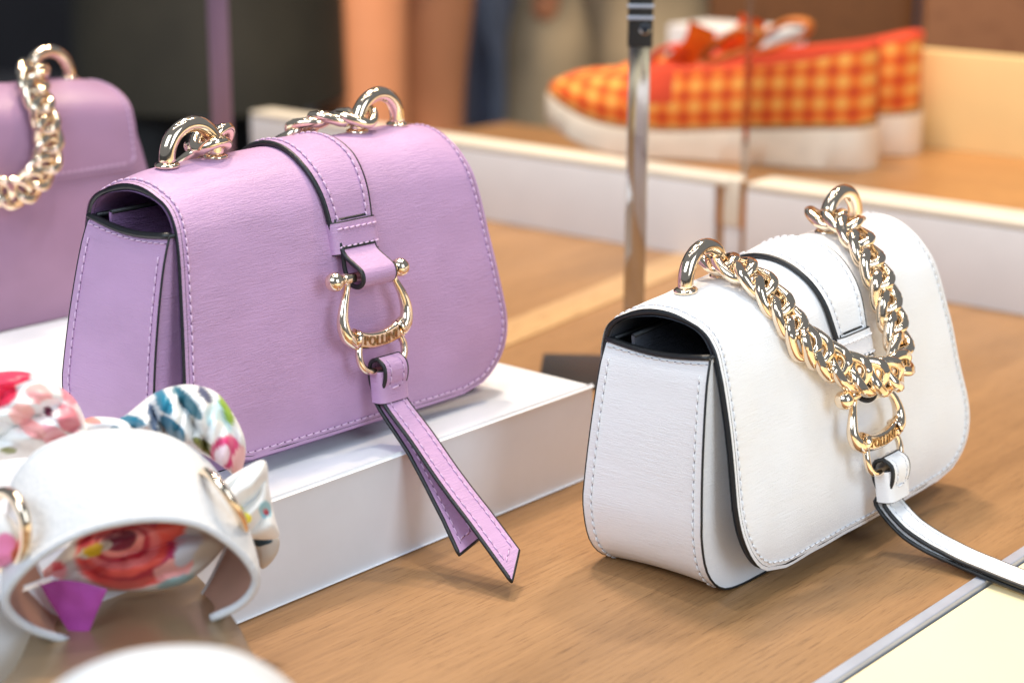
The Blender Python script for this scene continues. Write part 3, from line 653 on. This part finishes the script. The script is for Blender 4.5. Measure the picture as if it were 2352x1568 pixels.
upright('display_stand', pb2, .0150, .5, CHROME_L, 'blurred upright bar behind the lilac handbag, the lilac reflection put into its colour', .12, base=False, clamp=False)

# ------------------------------------------------------------------ orange shoes
def gingham():
    m, nt, b = nodes('orange_gingham_tweed'); L = nt.links.new
    tc = N(nt, 'ShaderNodeTexCoord'); sp = N(nt, 'ShaderNodeSeparateXYZ'); L(tc.outputs['UV'], sp.inputs[0])
    outs = []
    for k in (0, 1):
        a = N(nt, 'ShaderNodeMath', operation='MULTIPLY'); L(sp.outputs[k], a.inputs[0]); a.inputs[1].default_value = 2*PI/.0165
        c = N(nt, 'ShaderNodeMath', operation='SINE'); L(a.outputs[0], c.inputs[0])
        d = N(nt, 'ShaderNodeMath', operation='MULTIPLY_ADD', use_clamp=True); L(c.outputs[0], d.inputs[0]); d.inputs[1].default_value = .6; d.inputs[2].default_value = .5; outs.append(d)
    ad = N(nt, 'ShaderNodeMath', operation='ADD'); L(outs[0].outputs[0], ad.inputs[0]); L(outs[1].outputs[0], ad.inputs[1])
    nz = N(nt, 'ShaderNodeTexNoise', Scale=1400.0, Detail=1.0); L(tc.outputs['UV'], nz.inputs['Vector'])
    mm = N(nt, 'ShaderNodeMath', operation='MULTIPLY_ADD'); L(nz.outputs[0], mm.inputs[0]); mm.inputs[1].default_value = .5; L(ad.outputs[0], mm.inputs[2])
    h = N(nt, 'ShaderNodeMath', operation='MULTIPLY'); L(mm.outputs[0], h.inputs[0]); h.inputs[1].default_value = .42
    r = ramp(nt, [(.10, lin(206, 62, 20)), (.5, lin(236, 112, 26)), (.95, lin(246, 178, 84))]); L(h.outputs[0], r.inputs[0]); L(r.outputs[0], b.inputs['Base Color'])
    b.inputs['Roughness'].default_value = .8; bp = N(nt, 'ShaderNodeBump', Strength=.5, Distance=.0008); L(nz.outputs[0], bp.inputs['Height']); L(bp.outputs[0], b.inputs['Normal'])
    return m
GING = gingham(); SUEDE = plain('red_suede', lin(206, 66, 34), .85, bump=.3, scale=900); SOLE = plain('cream_rubber_sole', lin(240, 226, 205), .55, scale=60)
WELT = plain('brown_welt', lin(140, 90, 40), .7, scale=200); TAN = plain('tan_leather', lin(190, 110, 44), .5, scale=100); INSOLE = plain('tan_insole', lin(196, 140, 90), .6, scale=90)

def shoe(loc, yaw, label):
    root = empty('loafer', loc, (0, 0, yaw)); tag(root, label, 'shoe', 'pair of orange loafers on the tray')
    Ls = np.linspace(0, 1, 46); LEN = .266
    I = lambda u, xs, ys: float(np.interp(u, xs, ys))
    sm = lambda xs, ys: spline(list(zip(xs, ys)), 200)
    Wd = sm([0, .02, .08, .2, .38, .55, .68, .80, .90, .96, .99, 1.0], [.004, .020, .030, .0335, .031, .037, .043, .044, .041, .034, .024, .006])
    TopH = sm([0, .06, .2, .4, .56, .62, .72, .8, .88, .94, 1.0], [.098, .0965, .087, .079, .075, .074, .066, .064, .062, .060, .052])
    SoleT = sm([0, .15, .35, .6, .8, .93, 1.0], [.0325, .031, .027, .0225, .027, .040, .050])
    SoleB = sm([0, .30, .5, .7, .82, .93, 1.0], [0, 0, .0005, .001, .006, .018, .030])
    ev = lambda C, u: float(np.interp(u, C[:, 0], C[:, 1]))
    rows = []; UV = []; RM = []
    for u in Ls:
        w, h, zs = ev(Wd, u), ev(TopH, u), ev(SoleT, u)
        op = 1/(1+math.exp((u-.60)/.018))                       # 1 where the collar is open
        tw = .80*(1-.45*(1-op)); hh = h-zs
        half = [(1.0, 0), (1.05, .2), (1.04, .44), (.98, .72), (.80+.08*op, .92-.06*(1-op)), (.74+.10*op, 1.0-.03*(1-op)), (.66+.13*op, 1.0-.10*op+.02*(1-op)), (.45+.25*op, 1.04-.60*op), (.22, 1.07-.82*op), (0, 1.08-.84*op)]
        pts = [(k*w, zs+q*hh) for k, q in half]; full = pts+[(-a, b) for a, b in pts[-2::-1]]
        rows.append([(u*LEN, a, b) for a, b in full])
        d = np.r_[0, np.cumsum([math.hypot(full[i+1][0]-full[i][0], full[i+1][1]-full[i][1]) for i in range(len(full)-1)])]
        UV.append([(u*LEN, min(v, d[-1]-v)) for v in d])
    G = np.array(rows); a, b_ = G.shape[:2]; mi = []
    for i in range(a-1):
        for j in range(b_-1):
            jj = min(j, b_-2-j); u = Ls[i]
            m_ = 0
            if u < .60 and jj in (4, 5): m_ = 1
            if u < .60 and jj >= 6: m_ = 2
            if .57 < u < .70 and jj >= 2: m_ = 1
            if .70 < u < .90 and jj >= 6: m_ = 0
            if .70 < u < .9 and jj == 5: m_ = 1
            mi.append(m_)
    mb = MB(); mb.grid(G, np.array(UV)); mb.M = mi; mb.build('upper', [GING, SUEDE, INSOLE], root)
    mb = MB(); rows = []
    for u in Ls:
        w, zt, zb = ev(Wd, u)+.004, ev(SoleT, u), ev(SoleB, u)
        rows.append([(u*LEN*1.02-.003, k*w, z) for k, z in ((1, zt+.001), (1.03, zt*.7+zb*.3), (1.02, zb+.002), (.95, zb), (-.95, zb), (-1.02, zb+.002), (-1.03, zt*.7+zb*.3), (-1, zt+.001))])
    mb.grid(np.array(rows), None, closev=True); mb.F.append(tuple(range(8))); mb.F.append(tuple(range(45*8, 46*8))[::-1]); mb.M += [0, 0]; mb.build('sole', SOLE, root, sharp=50)
    mb = MB()
    loop = [(u*LEN, ev(Wd, u)+.001, ev(SoleT, u)+.002) for u in Ls]+[(u*LEN, -ev(Wd, u)-.001, ev(SoleT, u)+.002) for u in Ls[::-1]]
    tube(mb, loop, .0026, 8, closed=True); mb.build('welt', WELT, root)
    # saddle strap with upstanding ribbon ends and the tan tongue loop
    mb = MB(); R_ = []
    for t in np.linspace(0, 1, 16):
        c = np.array([.172-.034*t-.006*math.sin(t*3), -.030+.050*t, .068+.036*t]); R_.append([c+np.array([.010, .002, .004])*v for v in (-1, 0, 1)])
    mb.grid(np.array(R_)); mb.grid(np.array(R_)+np.array([-.001, .0, .0015])); mb.build('ribbon', SUEDE if False else plain('orange_ribbon', lin(250, 140, 40), .6, scale=200), root)
    mb = MB(); lp = [(.142, -.006, .078), (.128, -.004, .092), (.110, -.002, .102), (.094, 0, .100), (.098, 0, .090), (.116, 0, .082), (.138, 0, .074)]
    q = spline(lp, 40); tube(mb, q, .013, 10, ref=np.cross(tangents(q), [0, 1, 0]), flat=.22); mb.build('tongue_loop', TAN, root)
    mb = MB()
    for k in range(5):
        y = -.028+.004*k; q = spline([(.158, y, .078), (.172, y-.006, .083), (.186, y-.010, .078), (.194, y-.012, .068)], 14); tube(mb, q, .0022, 6)
    mb.build('tassel', SUEDE, root)
    return root
yaw = math.atan2(.100, -.250)
shoe((.283, 1.408, .0456), yaw, 'front orange gingham loafer with cream platform sole, toe pointing left')
shoe((.332, 1.478, .0456), yaw, 'rear orange gingham loafer half hidden behind the front one')
bxo = local_box('white_box', at(1530, 200, 1.80), .115, .07, .11, RISER, 0, bevel=.001, rot=RA); bxo.location.z = .0
bxo['label'] = 'plain white box standing behind the orange loafers'; bxo['category'] = 'box'
bxo.scale = (1, 1, 1.06)

# glass divider seen almost edge on
def glassmat():
    m, nt, b = nodes('divider_glass'); b.inputs['Transmission Weight'].default_value = 1; b.inputs['Roughness'].default_value = .02; b.inputs['IOR'].default_value = 1.45; b.inputs['Base Color'].default_value = (.90, .90, .90, 1)
    return m
gp = at(1700, 478, 1.285)
gd = local_box('glass_divider', gp, .0035, .20, .42, glassmat(), HZ, bevel=.0006, rot=-math.atan2(gp[0], gp[1])+.006)
tag(gd, 'thin clear glass divider rising from the tray rim, seen edge on', 'glass panel')

# ------------------------------------------------------------------ sandals
def floral_mat():
    m, nt, b = nodes('printed_satin'); a = N(nt, 'ShaderNodeVertexColor', layer_name='print'); nt.links.new(a.outputs[0], b.inputs['Base Color'])
    b.inputs['Roughness'].default_value = .42; b.inputs['Sheen Weight'].default_value = .15
    mp = mapped(nt, (1, 1, 1), 'Object'); n1 = N(nt, 'ShaderNodeTexNoise', Scale=120.0, Detail=2.0); nt.links.new(mp.outputs[0], n1.inputs['Vector'])
    bp = N(nt, 'ShaderNodeBump', Strength=.25, Distance=.001); nt.links.new(n1.outputs[0], bp.inputs['Height']); nt.links.new(bp.outputs[0], b.inputs['Normal'])
    return m
SATIN = floral_mat()
PEBBLE = plain('white_pebbled_leather', lin(212, 213, 215), .7, bump=.9, scale=520, tint=.01)
NAPPA = plain('beige_lining_leather', lin(168, 128, 110), .5, scale=60)
FOOTBED = plain('rose_gold_footbed', lin(176, 150, 118), .3, metal=.55, scale=30, tint=.04)
SOLEEDGE = plain('gold_sole_edge', lin(214, 186, 140), .4, metal=.3, scale=30)

FR = [(150, 1478, .568), (70, 1452, .562), (18, 1415, .558), (2, 1370, .556), (40, 1310, .556), (110, 1252, .558), (215, 1202, .562), (345, 1180, .568), (460, 1196, .573), (545, 1250, .577), (592, 1310, .580), (594, 1350, .582), (560, 1392, .583), (492, 1426, .583)]
RE = [(165, 1440, .590), (118, 1395, .588), (84, 1330, .585), (45, 1240, .583), (20, 1130, .583), (72, 1044, .587), (165, 998, .594), (270, 984, .601), (385, 1000, .607), (480, 1062, .612), (535, 1150, .614), (538, 1240, .612), (505, 1320, .609), (468, 1385, .606)]
def band(parent, shift, mat):
    F_ = spline([at(*p)+shift for p in FR], 60); R_ = spline([at(*p)+shift for p in RE], 60)
    c = (F_.mean(0)+R_.mean(0))/2; T3 = 9; mb = MB()
    def surf(off):
        G = []
        for k in range(60):
            o = nrm(F_[k]*.5+R_[k]*.5-c); o[1] *= .3; row = []
            for t in np.linspace(0, 1, T3): row.append(F_[k]*(1-t)+R_[k]*t+o*(off+.0028*math.sin(PI*t)))
            G.append(row)
        return np.array(G)
    A = surf(.0); B = surf(-.0030); mb.grid(A, None, 0); mb.grid(B, None, 1)
    mb.grid(np.stack([A[:, 0], B[:, 0]], 1), None, 0); mb.grid(np.stack([A[:, -1], B[:, -1]], 1), None, 0)
    mb.grid(np.stack([A[0], B[0]], 1)); mb.grid(np.stack([A[-1], B[-1]], 1))
    o = mb.build('upper_band', [mat, NAPPA], parent)
    e = MB(); tube(e, (A[:, 0]+B[:, 0])/2, .0016, 8); tube(e, (A[:, -1]+B[:, -1])/2, .0016, 8); e.build('band_edge', mat, o)
    return A
def sole(parent, shift):
    zt = .030; px = [(70, 1455), (40, 1520), (-30, 1640), (150, 1700), (500, 1690), (660, 1640), (612, 1545), (572, 1480), (548, 1432), (500, 1370), (430, 1300), (330, 1270), (200, 1310), (110, 1390)]
    T_ = spline([onz(x, y, zt)+shift for x, y in px], 60, True); c = T_.mean(0)
    mb = MB(); rows = [np.array([c]*60), c+(T_-c)*.5, c+(T_-c)*.985, T_-np.array([0, 0, .001])]
    mb.grid(np.array(rows), None, 0, closev=True); o = mb.build('footbed', FOOTBED, parent)
    mb = MB(); lo = T_.copy(); lo[:, 2] = .001; mid = T_.copy(); mid = c+(T_-c)*1.012; mid[:, 2] = .016
    mb.grid(np.array([T_-np.array([0, 0, .0008]), mid, lo]), None, 0, closev=True); mb.F.append(tuple(range(len(mb.V)-60, len(mb.V)))); mb.M.append(0); mb.build('platform_sole', SOLEEDGE, parent, sharp=50)
S0 = np.zeros(3)
sn = empty('sandal', tuple(onz(330, 1500, .0))); tag(sn, 'white leather slide sandal with gold eyelets and a floral scarf threaded through', 'sandal')
o0 = np.array(sn.location)
Aband = band(sn, S0-o0, PEBBLE); sole(sn, S0-o0)
sh = at(392, 1530, .425)-at(270, 984, .601); sh[2] = 0
s2 = empty('sandal', tuple(o0+sh)); tag(s2, 'very blurred white slide sandal at the bottom edge, only its rounded top showing', 'sandal')
band(s2, S0-o0, PEBBLE); sole(s2, S0-o0)

def pillow(px, depth, bulge, colf, name, parent, folds=(), res=26, seed=0., off=S0):
    """a puffed piece of cloth with the given outline, two faces and real thickness"""
    O_ = spline([(x, y) for x, y in px], 96, True); c = O_.mean(0); V = []; C = []
    F = []
    def dep(x, y): return depth(x, y) if callable(depth) else depth
    for face in (-1, 1):
        base = len(V)
        for i in range(res+1):
            r = i/res
            for k in range(96):
                p = c+(O_[k]-c)*r; b = bulge*math.sqrt(max(0, 1-r**2.6))
                f = 0
                for (dx, dy, fr, am, ph) in folds: f += am*(1-2*abs(math.sin((p[0]*dx+p[1]*dy+9*noise.noise(Vector((p[0]/40, p[1]/40, seed+2))))*fr*.5+ph)))*(1-r**4)
                f += .0012*noise.noise(Vector((p[0]/45+seed, p[1]/45, seed)))
                q = at(p[0], p[1], dep(*p)+face*b*(1 if face < 0 else .5)+f)-o0+off
                V.append(q); C.append(colf(p[0], p[1]) if face < 0 else colf(p[0]+40, p[1]+30))
        for i in range(res):
            for k in range(96): F.append((base+i*96+k, base+i*96+(k+1) % 96, base+(i+1)*96+(k+1) % 96, base+(i+1)*96+k))
    return mesh(name, V, F, SATIN, parent, col=C)
def blob(x, y, cx, cy, rx, ry, a=0):
    ca, sa = math.cos(a), math.sin(a); u = ((x-cx)*ca+(y-cy)*sa)/rx; v = (-(x-cx)*sa+(y-cy)*ca)/ry; return u*u+v*v
def paint(base, shapes):
    sh_ = [(s_[:5], lin(*s_[5])) for s_ in shapes]; b = lin(*base)
    def f(x, y):
        j = 6*noise.noise(Vector((x/22, y/22, .3))); c = b
        for (cx, cy, rx, ry, a), col in sh_:
            d = blob(x+j, y+j*.6, cx, cy, rx, ry, a)
            if d < 1.1: 
                t = min(1, max(0, (1.1-d)/.2)); c = tuple(c[k]*(1-t)+col[k]*t for k in range(4))
        return c
    return f
sc = empty('scarf', tuple(o0)); tag(sc, 'white satin scarf with pink, red and teal flower print tied through the sandal', 'scarf')
PK = (250, 176, 172); PK2 = (244, 140, 150)
p1 = paint((243, 243, 240), [(20, 868, 60, 26, -.4, (240, 40, 84)), (-30, 900, 70, 40, 0, (240, 40, 84)), (90, 905, 30, 24, .4, PK), (50, 950, 30, 26, 0, (252, 190, 180)), (120, 1000, 42, 22, .5, (250, 170, 180)), (155, 960, 26, 36, -.5, PK2), (160, 905, 18, 32, -.6, PK2), (75, 985, 34, 18, .6, PK), (112, 945, 24, 30, 0, (248, 240, 238)), (112, 946, 9, 15, -.5, (110, 16, 56)), (20, 1035, 18, 8, 0, (130, 140, 40))])
pillow([(-70, 880), (-10, 856), (55, 853), (110, 872), (168, 912), (196, 965), (205, 1010), (140, 1040), (40, 1052), (-70, 1050)], .622, .016, p1, 'bow_loop', sc, [(.55, 1, .075, .0042, .2), (-.3, 1, .16, .0014, 1)])
p2 = paint((240, 240, 238), [(300, 968, 34, 14, .2, (20, 120, 150)), (375, 922, 16, 34, -.5, (10, 128, 158)), (352, 960, 10, 34, -.2, (80, 100, 130)), (398, 985, 40, 16, .8, (14, 110, 140)), (432, 925, 14, 52, -.7, (40, 110, 130)), (470, 905, 10, 26, -.6, (70, 80, 110)), (505, 968, 30, 46, -.2, (200, 228, 234)), (500, 990, 22, 26, 0, (246, 250, 250)), (520, 940, 10, 40, -.4, (150, 180, 60)), (478, 1030, 44, 12, .6, (120, 120, 50)), (516, 1040, 30, 44, .4, (216, 56, 118)), (510, 1046, 15, 26, .4, (250, 225, 235)), (548, 1060, 16, 40, .2, (246, 190, 190))])
pillow([(255, 978), (295, 948), (350, 905), (400, 886), (450, 884), (500, 903), (536, 950), (560, 1000), (564, 1045), (548, 1095), (520, 1078), (470, 1045), (400, 1020), (320, 1005)], .632, .013, p2, 'bow_loop', sc, [(1, -.55, .080, .0052, .4), (1, .2, .19, .0018, 2)], seed=3)
pk = paint((240, 238, 236), [(210, 965, 26, 8, .2, (244, 150, 140)), (262, 985, 14, 8, 0, (60, 120, 140))])
pillow([(170, 985), (200, 960), (240, 957), (285, 965), (310, 990), (250, 1010), (190, 1008)], .625, .008, pk, 'knot', sc, seed=5)
p3 = paint((238, 238, 236), [(535, 1168, 24, 16, .5, (240, 226, 60)), (556, 1188, 22, 14, .2, (244, 230, 70)), (610, 1170, 14, 20, .1, (150, 205, 220)), (612, 1176, 6, 7, 0, (200, 70, 90))])
pillow([(484, 1135), (520, 1100), (562, 1074), (600, 1056), (614, 1068), (618, 1120), (632, 1190), (640, 1232), (590, 1238), (545, 1222), (520, 1185)], lambda x, y: .598+.00012*(x-484), .006, p3, 'scarf_end', sc, [(1, .9, .09, .0030, 0)], seed=7)
p3b = paint((196, 188, 178), [(598, 1240, 26, 14, 0, (20, 50, 64))])
pillow([(560, 1215), (600, 1222), (638, 1232), (640, 1262), (622, 1292), (600, 1305), (588, 1270)], .628, .004, p3b, 'scarf_end', sc, seed=8)
RD = (184, 14, 46); CO = (232, 88, 76); MG = (176, 10, 84); PP = (244, 170, 166)
rose = [(300, 1262, 130, 92, -.15, CO), (300, 1255, 118, 78, -.15, RD), (372, 1250, 40, 62, -.3, MG), (395, 1215, 40, 30, .3, CO), (290, 1262, 98, 62, -.2, CO), (285, 1255, 84, 50, -.2, (236, 130, 128)), (280, 1250, 68, 40, -.2, RD), (278, 1246, 56, 32, -.2, (240, 150, 140)), (275, 1240, 42, 24, -.2, (120, 20, 50)), (400, 1305, 50, 26, -.4, PP), (405, 1335, 44, 12, -.3, (150, 180, 180)), (430, 1255, 26, 50, .5, (206, 210, 224)), (215, 1262, 46, 13, -.35, (214, 200, 180)), (215, 1262, 24, 14, -.35, (222, 186, 30)), (120, 1312, 34, 26, 0, PP), (130, 1300, 14, 12, 0, (226, 80, 90))]
p4 = paint((214, 206, 196), rose)
pillow([(76, 1340), (120, 1290), (190, 1225), (280, 1180), (390, 1168), (470, 1200), (520, 1240), (500, 1275), (462, 1312), (420, 1340), (350, 1356), (250, 1356), (160, 1342)], lambda x, y: .588+.00003*(x-80), .008, p4, 'scarf_fold', sc, [(.35, 1, .085, .0034, 1)], seed=9)
p5 = paint((176, 70, 160), [])
pillow([(90, 1338), (94, 1342), (130, 1332), (180, 1335), (238, 1350), (246, 1354), (242, 1364), (222, 1408), (202, 1458), (197, 1472), (192, 1476), (180, 1476), (172, 1470), (150, 1438), (112, 1378)], .574, .0008, p5, 'scarf_tail', sc, seed=11)
p6 = paint((240, 236, 232), [(10, 1265, 34, 42, 0, (244, 140, 186)), (42, 1275, 16, 40, .3, (216, 110, 80))])
pillow([(-60, 1180), (0, 1175), (30, 1195), (48, 1235), (40, 1280), (10, 1300), (-60, 1310)], .562, .006, p6, 'scarf_side', sc, seed=12)

def eyelet(cx, cy, ux, uy, l, w, Y, dY, r, par):
    th = np.arange(40)*2*PI/40; P_ = []
    for t in th:
        a, b = l*math.cos(t), w*math.sin(t); x = cx+a*ux-b*uy; y = cy+a*uy+b*ux
        P_.append(at(x, y, Y+dY*math.sin(t))-o0)
    m_ = MB(); tube(m_, np.array(P_), r, 12, closed=True); return m_.build('eyelet', GOLD, par)
eyelet(14, 1218, .05, 1, 88, 46, .566, .010, .0021, sn)
eyelet(513, 1152, .55, .835, 82, 17, .594, .012, .0017, sn)

# ------------------------------------------------------------------ street beyond the display
FZ = -.5
PAVE = plain('street_paving', lin(120, 120, 124), .7, scale=6, tint=.2)
mb = MB(); mb.add([(-30, -30, FZ), (30, -30, FZ), (30, 30, FZ), (-30, 30, FZ)], [(0, 1, 2, 3)])
tag(mb.build('ground', PAVE, smooth=False), kind='structure')
def wallbox(name, x0, x1, y, z0, z1, mat, label, cat, th=.05):
    o = local_box(name, (x0, y), x1-x0, th, z1-z0, mat, z0, bevel=.002, rot=0); tag(o, label, cat); return o
wallbox('building_wall', -6, -.45, 6.2, FZ, 3.2, plain('dark_shop_front', lin(44, 46, 54), .5, scale=2, tint=.25), 'dark shopfront wall far behind on the left', 'wall')
wallbox('building_wall', -.45, 6, 6.4, FZ, 3.2, plain('grey_blue_wall', lin(120, 124, 138), .6, scale=2, tint=.15), 'grey blue wall far behind in the middle', 'wall')
wallbox('cabinet_panel', .222, .452, 2.06, FZ, .9, wood('dark_brown_panel', lin(104, 62, 26), lin(122, 76, 36), .5, (20, 3, 3)), 'dark brown panel behind the orange shoes', 'panel', .03)
wallbox('cabinet_panel', .455, 1.3, 2.02, FZ, .9, wood('mid_brown_panel', lin(142, 92, 58), lin(160, 108, 72), .5, (8, 3, 3)), 'lighter brown panel at the upper right corner', 'panel', .03)

def skinned(name, J, E_, mat, parent, sub=2):
    """one continuous surface grown over joints J: {key: (x, y, z, r)} and bones E_"""
    keys = list(J); me = bpy.data.meshes.new(name); me.from_pydata([J[k][:3] for k in keys], [(keys.index(a), keys.index(b)) for a, b in E_], [])
    o = bpy.data.objects.new('tmp', me); COL.objects.link(o); m = o.modifiers.new('s', 'SKIN'); o.modifiers.new('d', 'SUBSURF').levels = sub
    for k, v in zip(keys, me.skin_vertices[0].data): v.radius = (J[k][3], J[k][3]); v.use_root = (k == 'pelvis')
    dg = bpy.context.evaluated_depsgraph_get(); m2 = bpy.data.meshes.new_from_object(o.evaluated_get(dg)); COL.objects.unlink(o); bpy.data.objects.remove(o)
    m2.name = name; m2.materials.clear(); m2.materials.append(mat); m2.polygons.foreach_set('use_smooth', [True]*len(m2.polygons))
    o = bpy.data.objects.new(name, m2); COL.objects.link(o); o.parent = parent; return o
def person(loc, yaw, height, label, skin, top, bottom, kind='trousers', spread=.09, stride=.08, hem=None, shoes=None, legr=1.0):
    root = empty('person', loc, (0, 0, yaw)); tag(root, label, 'person')
    h = height; J = {}
    J['pelvis'] = (0, 0, .52*h, .085*h/1.7); J['waist'] = (0, 0, .60*h, .075); J['chest'] = (0, 0, .74*h, .095); J['neck'] = (0, .0, .85*h, .035); J['head'] = (0, .015, .90*h, .070); J['crown'] = (0, .01, .95*h, .065)
    E_ = [('pelvis', 'waist'), ('waist', 'chest'), ('chest', 'neck'), ('neck', 'head'), ('head', 'crown')]
    for s_, n_ in ((-1, 'l'), (1, 'r')):
        f = s_*stride
        J[n_+'hip'] = (s_*spread, 0, .49*h, .075*legr); J[n_+'knee'] = (s_*spread, f*.6, .275*h, .052*legr); J[n_+'calf'] = (s_*spread, f*.7-.01, .19*h, .052*legr); J[n_+'ankle'] = (s_*spread, f, .045*h, .032*legr); J[n_+'toe'] = (s_*(spread+.01), f+.14, .018*h, .026)
        J[n_+'sh'] = (s_*.17, 0, .80*h, .045); J[n_+'el'] = (s_*.21, -.02, .62*h, .034); J[n_+'wr'] = (s_*.22, .03, .475*h, .022); J[n_+'hand'] = (s_*.22, .04, .43*h, .026)
        E_ += [('pelvis', n_+'hip'), (n_+'hip', n_+'knee'), (n_+'knee', n_+'calf'), (n_+'calf', n_+'ankle'), (n_+'ankle', n_+'toe'), ('chest', n_+'sh'), (n_+'sh', n_+'el'), (n_+'el', n_+'wr'), (n_+'wr', n_+'hand')]
    skinned('body', J, E_, skin, root)
    # clothing as shells round the body
    mb = MB()
    def ring(c, rx, ry, k=0, n=28):
        return [(c[0]+rx*(1+.04*math.sin(5*t+k))*math.cos(t), c[1]+ry*(1+.04*math.sin(4*t+k))*math.sin(t), c[2]) for t in np.linspace(0, 2*PI, n, endpoint=False)]
    mb.grid(np.array([ring((0, 0, z*h), a, b) for z, a, b in ((.50, .17, .13), (.60, .15, .12), (.72, .18, .13), (.80, .19, .12), (.84, .10, .08), (.845, .05, .05))]), None, closev=True); mb.build('top', top, root)
    mb = MB()
    if kind == 'skirt':
        mb.grid(np.array([ring((0, 0, z*h), a, b, 1) for z, a, b in ((hem, .165, .15), (hem+.08, .162, .15), (.45, .16, .145), (.55, .15, .13), (.60, .14, .12))]), None, closev=True)
    elif kind == 'shorts':
        mb.grid(np.array([ring((0, 0, z*h), a, b, 1) for z, a, b in ((hem, .18, .12), (.50, .17, .13), (.60, .14, .12))]), None, closev=True)
    else:
        for s_ in (-1, 1):
            P_ = spline([(s_*spread, 0, .50*h), (s_*spread, s_*stride*.6, .275*h), (s_*spread, s_*stride*.7, .19*h), (s_*spread, s_*stride, .04*h)], 24)
            rr = np.interp(np.linspace(0, 1, 24), [0, .5, .7, 1], [.094*legr, .075*legr, .070*legr, .062*legr])*(1+.05*np.sin(np.arange(24)*1.3)); tube(mb, P_, rr, 20, cap=False)
        mb.grid(np.array([ring((0, 0, z*h), a, b, 1) for z, a, b in ((.46, .16, .11), (.50, .17, .13), (.60, .14, .12))]), None, closev=True)
    mb.build({'skirt': 'skirt', 'shorts': 'shorts', 'trousers': 'trousers'}[kind], bottom, root)
    for s_ in (-1, 1):
        m_ = MB(); c = (s_*(spread+.004), s_*stride+.06, .035); sphere(m_, c, .05, 16, 10, sc=(.9, 2.6, .75)); m_.build('shoe', shoes or top, root)
    m_ = MB(); sphere(m_, (0, -.012, .935*h), .098, 18, 12, sc=(.95, 1.05, 1.0)); m_.build('hair', plain('dark_hair', lin(40, 28, 22), .5), root)
    return root
SK = plain('tanned_skin', lin(226, 152, 108), .55, scale=12, tint=.05)
DK = plain('black_olive_coat', lin(46, 43, 34), .7, scale=6, tint=.3); DK2 = plain('black_cloth', lin(20, 20, 22), .6, scale=10)
OL = plain('olive_grey_cotton', lin(186, 166, 134), .8, scale=8, tint=.18); NV_ = plain('navy_denim', lin(190, 198, 216), .8, scale=10, tint=.15); NV2 = plain('dark_navy_cotton', lin(92, 98, 116), .8, scale=10, tint=.1)
person((-.372, 2.20, FZ), .2, 1.66, 'person in a dark olive coat behind the lilac handbag', plain('dark_tights', lin(26, 24, 24), .6), DK2, DK, 'skirt', .07, .05, hem=.292, shoes=DK2)
p_ = person((-.160, 2.38, FZ), .35, 1.70, 'person with bare tanned legs standing behind the lilac handbag', SK, DK2, NV2, 'shorts', .058, .10, hem=.42, shoes=DK2, legr=1.22)
person((.140, 2.62, FZ), 1.45, 1.74, 'person in loose olive grey trousers between the two handbags', SK, NV_, OL, 'trousers', .045, .12, shoes=DK2, legr=1.12)
person((-.035, 3.05, FZ), 1.5, 1.78, 'person in blue grey jeans partly behind the olive trousers', SK, NV2, NV_, 'trousers', .03, .10, shoes=DK2, legr=.9)
person((.245, 3.00, FZ), .1, 1.75, 'person in dark navy trousers behind the chrome upright', SK, NV_, NV2, 'trousers', .085, .02, shoes=DK2)
person((.162, 2.80, FZ), 1.2, 1.25, 'child with bare legs half hidden behind the olive trousers', SK, NV2, NV2, 'shorts', .03, .03, hem=.46, shoes=NV2, legr=.75)
